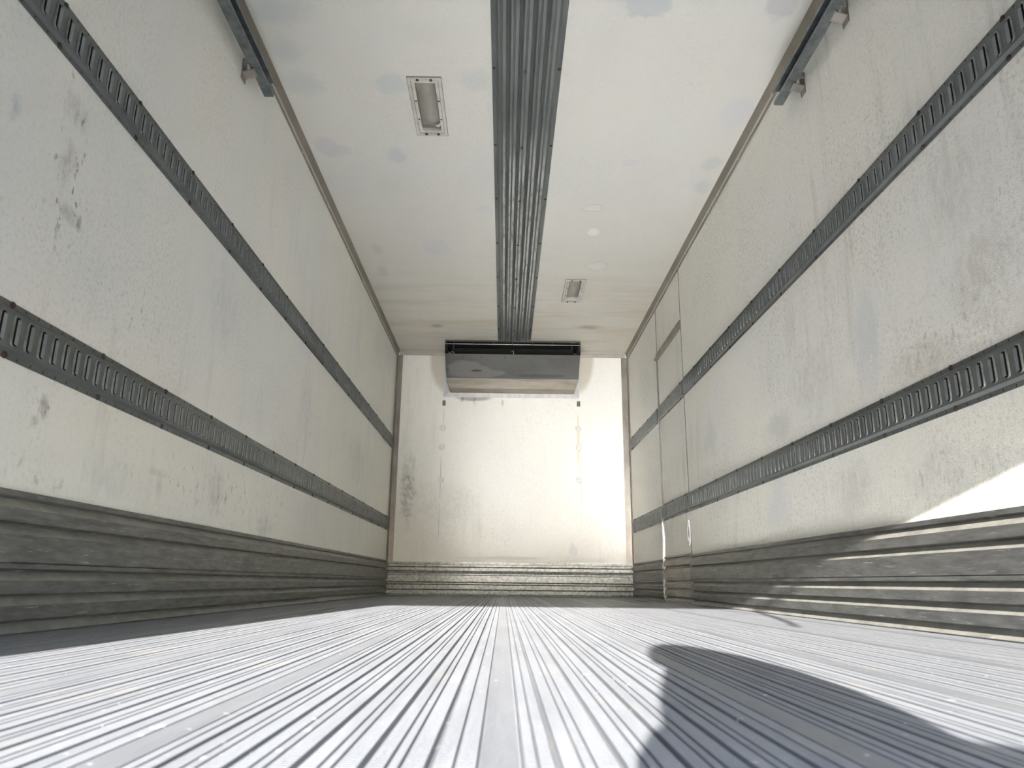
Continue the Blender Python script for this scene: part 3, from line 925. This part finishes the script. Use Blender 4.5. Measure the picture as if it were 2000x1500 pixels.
ol.box((0.539, YF, 2.470), (1.896, YF + 0.012, 2.484))
outlet = ol.build('outlet_edge', M['darkmetal'], ev)
rl = MB()
rl.box((0.545, 7.145, 2.446), (1.890, 7.151, 2.452))
rail_o = rl.build('louvre_rail', M['rivet'], ev, label='thin bright metal rail across the slot')
for k in range(7):
    x = 0.62 + k * (1.815 - 0.62) / 6
    MB().box((x - 0.004, 7.143, 2.40 if k in (0, 6) else 2.44), (x + 0.004, 7.153, 2.474)).build('louvre_hanger', M['darkmetal'], rail_o)
mb = MB()
mb.tube([(0.585, 7.19, 2.375), (0.605, 7.185, 2.378), (0.622, 7.18, 2.370), (0.630, 7.18, 2.352)], 0.0035, 8)
mb.build('drain_pipe', M['palebronze'], ev, smooth=True, label='small bent pipe end inside the slot')
mb = MB()
mb.tube([(1.205, 7.18, 2.385), (1.222, 7.175, 2.392), (1.226, 7.172, 2.372), (1.226, 7.172, 2.348)], 0.004, 8)
mb.build('drain_pipe', M['palebronze'], ev, smooth=True, label='small hooked pipe end inside the slot')
# white mounting frame round the housing on the wall
mb = MB()
fx0, fx1, fz = 0.503, 1.920, 1.990
iy, oy = L - 0.022, L - 0.001
def quad_bar(a, b, c, d):
    v = [(a[0], oy, a[1]), (b[0], oy, b[1]), (c[0], iy, c[1]), (d[0], iy, d[1])]
    v += [(x, L - 0.0005, z) for x, _, z in v]
    mb.add(v, [(0, 1, 2, 3), (4, 7, 6, 5), (0, 4, 5, 1), (1, 5, 6, 2), (2, 6, 7, 3), (3, 7, 4, 0)])
quad_bar((fx0, fz), (fx1, fz), (fx1 - 0.055, fz + 0.042), (fx0 + 0.055, fz + 0.042))
quad_bar((fx0, fz), (fx0 + 0.055, fz + 0.042), (fx0 + 0.050, 2.438), (fx0, 2.438))
quad_bar((fx1, fz), (fx1 - 0.055, fz + 0.042), (fx1 - 0.050, 2.438), (fx1, 2.438))
mb.build('mounting_frame', M['white'], ev, label='off-white flat frame against the wall')

# ------------------------------------------------------------------ round plugs and clips on the end wall
plugmat = plain('painted_plug', (0.82, 0.80, 0.745), 0.5)
where = {0: 'on the left of the end wall', 1: 'on the right of the end wall'}
rank = ['topmost', 'middle', 'lowest']
for s, x in ((0, 0.507), (1, 1.908)):
    for k, z in enumerate((1.66, 1.465, 1.125)):
        pl = MB().lathe([(0.034, 0.0002), (0.034, 0.004), (0.030, 0.006), (0.026, 0.0035), (0.004, 0.0035)], (x + random.uniform(-.003, .003), L, z + s * 0.01), (0, -1, 0), 24)
        o = pl.build('wall_plug', plugmat)
        tag(o, '%s of three round painted plugs %s' % (rank[k], where[s]), 'wall plug', 'round plugs on the end wall')
for s, x, z in ((0, 0.512, 1.922), (1, 1.913, 1.932)):
    c = thing('wall_clip', 'small %s metal clip below the %s corner of the cooling unit' % ('grey' if s == 0 else 'dark olive', 'left' if s == 0 else 'right'), 'clip', (x, L, z))
    mb = MB()
    mb.box((-0.016, -0.004, -0.026), (0.016, -0.0005, 0.030))
    mb.build('plate', M['corner'] if s == 0 else plain('olive_clip', (0.22, 0.20, 0.12), 0.5, 0.3), c)
    mb = MB()
    mb.tube([(-0.010, -0.004, -0.020), (-0.011, -0.012, 0.008), (0.0, -0.016, 0.026), (0.011, -0.012, 0.008), (0.010, -0.004, -0.020)], 0.0032, 8)
    mb.build('loop', M['bolt'], c, smooth=True)

# ------------------------------------------------------------------ half-open roll-up door, its strap, and the photographer
DB = 0.768                      # lower edge of the door
rd = thing('rollup_door', 'white sectional roll-up rear door raised partway above the floor', 'door')
z = DB
k = 0
while z < 2.15:
    z1 = min(z + 0.36, 2.16)
    mb = MB()
    mb.box((0.15, -0.135, z), (2.40, -0.105, z1 - 0.004))
    mb.build('panel', M['doorslat'], rd)
    z = z1
for k in range(3):
    y = -0.03 + 0.36 * k
    mb = MB()
    mb.box((0.12, y, 2.272), (2.32, y + 0.354, 2.300))
    mb.build('panel', M['doorslat'], rd)
mb = MB()
mb.tube([(2.205, -0.12, 0.749), (2.19, -0.12, 0.730), (2.156, -0.12, 0.690), (2.11, -0.12, 0.632), (2.059, -0.12, 0.572), (2.0, -0.12, 0.513), (1.931, -0.12, 0.461)], [0.014, 0.014, 0.013, 0.012, 0.011, 0.010, 0.007], 8)
o = mb.build('pull_strap', M['strap'], smooth=True)
tag(o, 'black pull strap hanging from the lower edge of the roll-up door', 'strap')


def skin(name, pts, edges, mat, parent, sub=2, root=0):
    me = bpy.data.meshes.new(name)
    me.from_pydata([p[:3] for p in pts], edges, [])
    me.materials.append(mat)
    o = bpy.data.objects.new(name, me)
    COL.objects.link(o)
    o.parent = parent
    md = o.modifiers.new('skin', 'SKIN')
    for i, p in enumerate(pts):
        sv = me.skin_vertices[0].data[i]
        r = p[3]
        sv.radius = r if isinstance(r, tuple) else (r, r)
        sv.use_root = i == root
    md.use_smooth_shade = True
    s = o.modifiers.new('sub', 'SUBSURF')
    s.levels = s.render_levels = sub
    return o


def person():
    t = thing('person', 'person in cap and navy jacket bending in at the rear door', 'person', (0, 0, 0))
    P_, E_ = [], []

    def add(x, y, z, r, link=None):
        P_.append((x, y, z, r))
        if link is not None:
            E_.append((link, len(P_) - 1))
        return len(P_) - 1
    pel = add(1.62, -0.86, -0.24, 0.085)
    bel = add(1.60, -0.76, -0.10, 0.090, pel)
    che = add(1.56, -0.58, -0.03, 0.115, bel)
    sho = add(1.50, -0.44, 0.025, 0.11, che)
    nk = add(1.455, -0.35, 0.085, 0.058, sho)
    hd = add(1.425, -0.285, 0.170, 0.085, nk)
    h2 = add(1.405, -0.255, 0.225, 0.098, hd)
    h3 = add(1.400, -0.245, 0.265, 0.080, h2)
    ch = add(1.315, -0.235, 0.165, 0.066, hd)
    add(1.262, -0.228, 0.160, 0.052, ch)        # jaw and chin towards the left
    add(1.285, -0.228, 0.198, 0.040, h2)        # nose and brow
    for s, dx in ((0, -0.10), (1, 0.10)):
        hp = add(1.62 + dx, -0.87, -0.36, 0.068, pel)
        kn = add(1.62 + dx * 1.25, -0.80, -0.68, 0.062, hp)
        an = add(1.62 + dx * 1.3, -0.90, -1.04, 0.042, kn)
        add(1.62 + dx * 1.35, -0.78, -1.085, 0.034, an)
    # left-in-picture arm reaches forward to the phone, other hand on the sill
    a1 = add(1.365, -0.34, 0.120, 0.062, sho)
    a2 = add(1.305, -0.21, 0.090, 0.050, a1)
    a3 = add(1.250, -0.09, 0.080, 0.040, a2)
    palm = add(1.215, -0.055, 0.072, 0.052, a3)
    for i, (dx, dz) in enumerate(((-0.030, 0.020), (-0.022, 0.042), (-0.006, 0.052), (0.014, 0.050))):
        k1 = add(1.212 + dx, -0.045, 0.060 + dz * 0.45, 0.0095, palm)
        k2 = add(1.207 + dx * 1.3, -0.030, 0.060 + dz * 0.7, 0.0085, k1)
        add(1.200 + dx * 1.4, -0.022, 0.060 + dz * 0.7 - 0.006, 0.0075, k2)
    th1 = add(1.248, -0.05, 0.085, 0.011, palm)
    add(1.256, -0.035, 0.115, 0.009, th1)
    b1 = add(1.69, -0.44, -0.02, 0.062, sho)
    b2 = add(1.76, -0.36, -0.16, 0.046, b1)
    b3 = add(1.70, -0.235, 0.01, 0.031, b2)
    p2 = add(1.690, -0.20, 0.022, 0.026, b3)
    for i, dx in enumerate((-0.03, -0.011, 0.010, 0.029)):
        k1 = add(1.69 + dx, -0.165 + 0.004 * i, 0.024, 0.0095, p2)
        k2 = add(1.69 + dx * 1.15, -0.135 + 0.005 * i, 0.020, 0.0085, k1)
        add(1.69 + dx * 1.2, -0.115 + 0.006 * i, 0.012, 0.0075, k2)
    t1 = add(1.648, -0.195, 0.020, 0.0105, p2)
    add(1.632, -0.172, 0.014, 0.009, t1)
    skin('body', P_, E_, M['skin'], t)
    J = [(1.62, -0.86, -0.26, 0.150), (1.60, -0.76, -0.10, 0.150), (1.56, -0.58, -0.03, 0.170), (1.50, -0.44, 0.02, 0.120), (1.435, -0.35, 0.105, 0.100),
         (1.365, -0.335, 0.125, 0.100), (1.305, -0.21, 0.105, 0.090), (1.255, -0.10, 0.082, 0.074), (1.230, -0.07, 0.072, 0.058), (1.69, -0.44, -0.02, 0.078), (1.76, -0.36, -0.16, 0.062), (1.71, -0.255, -0.01, 0.044)]
    skin('jacket', J, [(0, 1), (1, 2), (2, 3), (3, 4), (3, 5), (5, 6), (6, 7), (7, 8), (3, 9), (9, 10), (10, 11)], M['jacket'], t)
    mb = MB()
    mb.tube([(1.612, -0.82, -0.13), (1.618, -0.85, -0.20), (1.62, -0.875, -0.30), (1.62, -0.875, -0.40), (1.62, -0.87, -0.46)], [0.130, 0.150, 0.165, 0.150, 0.085], 20)
    for dx in (-0.10, 0.10):
        mb.tube([(1.62 + dx * 0.75, -0.87, -0.30), (1.62 + dx, -0.87, -0.42), (1.62 + dx * 1.2, -0.82, -0.66), (1.62 + dx * 1.25, -0.83, -0.74), (1.62 + dx * 1.3, -0.90, -1.04)],
                [0.095, 0.098, 0.078, 0.072, 0.062], 16)
    mb.build('trousers', M['jeans'], t, smooth=True)
    for dx in (-0.135, 0.135):
        skin('shoe', [(1.62 + dx, -0.93, -1.075, 0.045), (1.62 + dx, -0.85, -1.078, 0.042), (1.62 + dx, -0.74, -1.085, 0.034)], [(0, 1), (1, 2)], M['shoe'], t)
    # peaked cap: crown leaning right, peak falling to the left
    mb = MB()
    ax = Vector((0.50, -0.05, 0.86)).normalized()
    mb.lathe([(0.112, 0.0), (0.116, 0.03), (0.108, 0.065), (0.085, 0.095), (0.050, 0.112), (0.010, 0.118)], Vector((1.402, -0.25, 0.225)), ax, 24)
    cap = mb.build('cap', M['cap'], t, smooth=True)
    mb = MB()
    pts_t, n = [], 10
    for i in range(n + 1):
        a = math.pi * (i / n) - math.pi / 2
        pts_t.append((1.335 - 0.075 * math.cos(a) * 1.25, -0.25 + 0.085 * math.sin(a), 0.262 - 0.075 * math.cos(a) * 1.15))
    v = pts_t + [(x + 0.004, y, z_ + 0.006) for x, y, z_ in pts_t]
    n1 = n + 1
    f = [tuple(range(n1))[::-1], tuple(range(n1, 2 * n1))] + [(i, (i + 1) % n1, n1 + (i + 1) % n1, n1 + i) for i in range(n1)]
    mb.add(v, f)
    mb.build('peak', M['cap'], cap)
    return t


person()
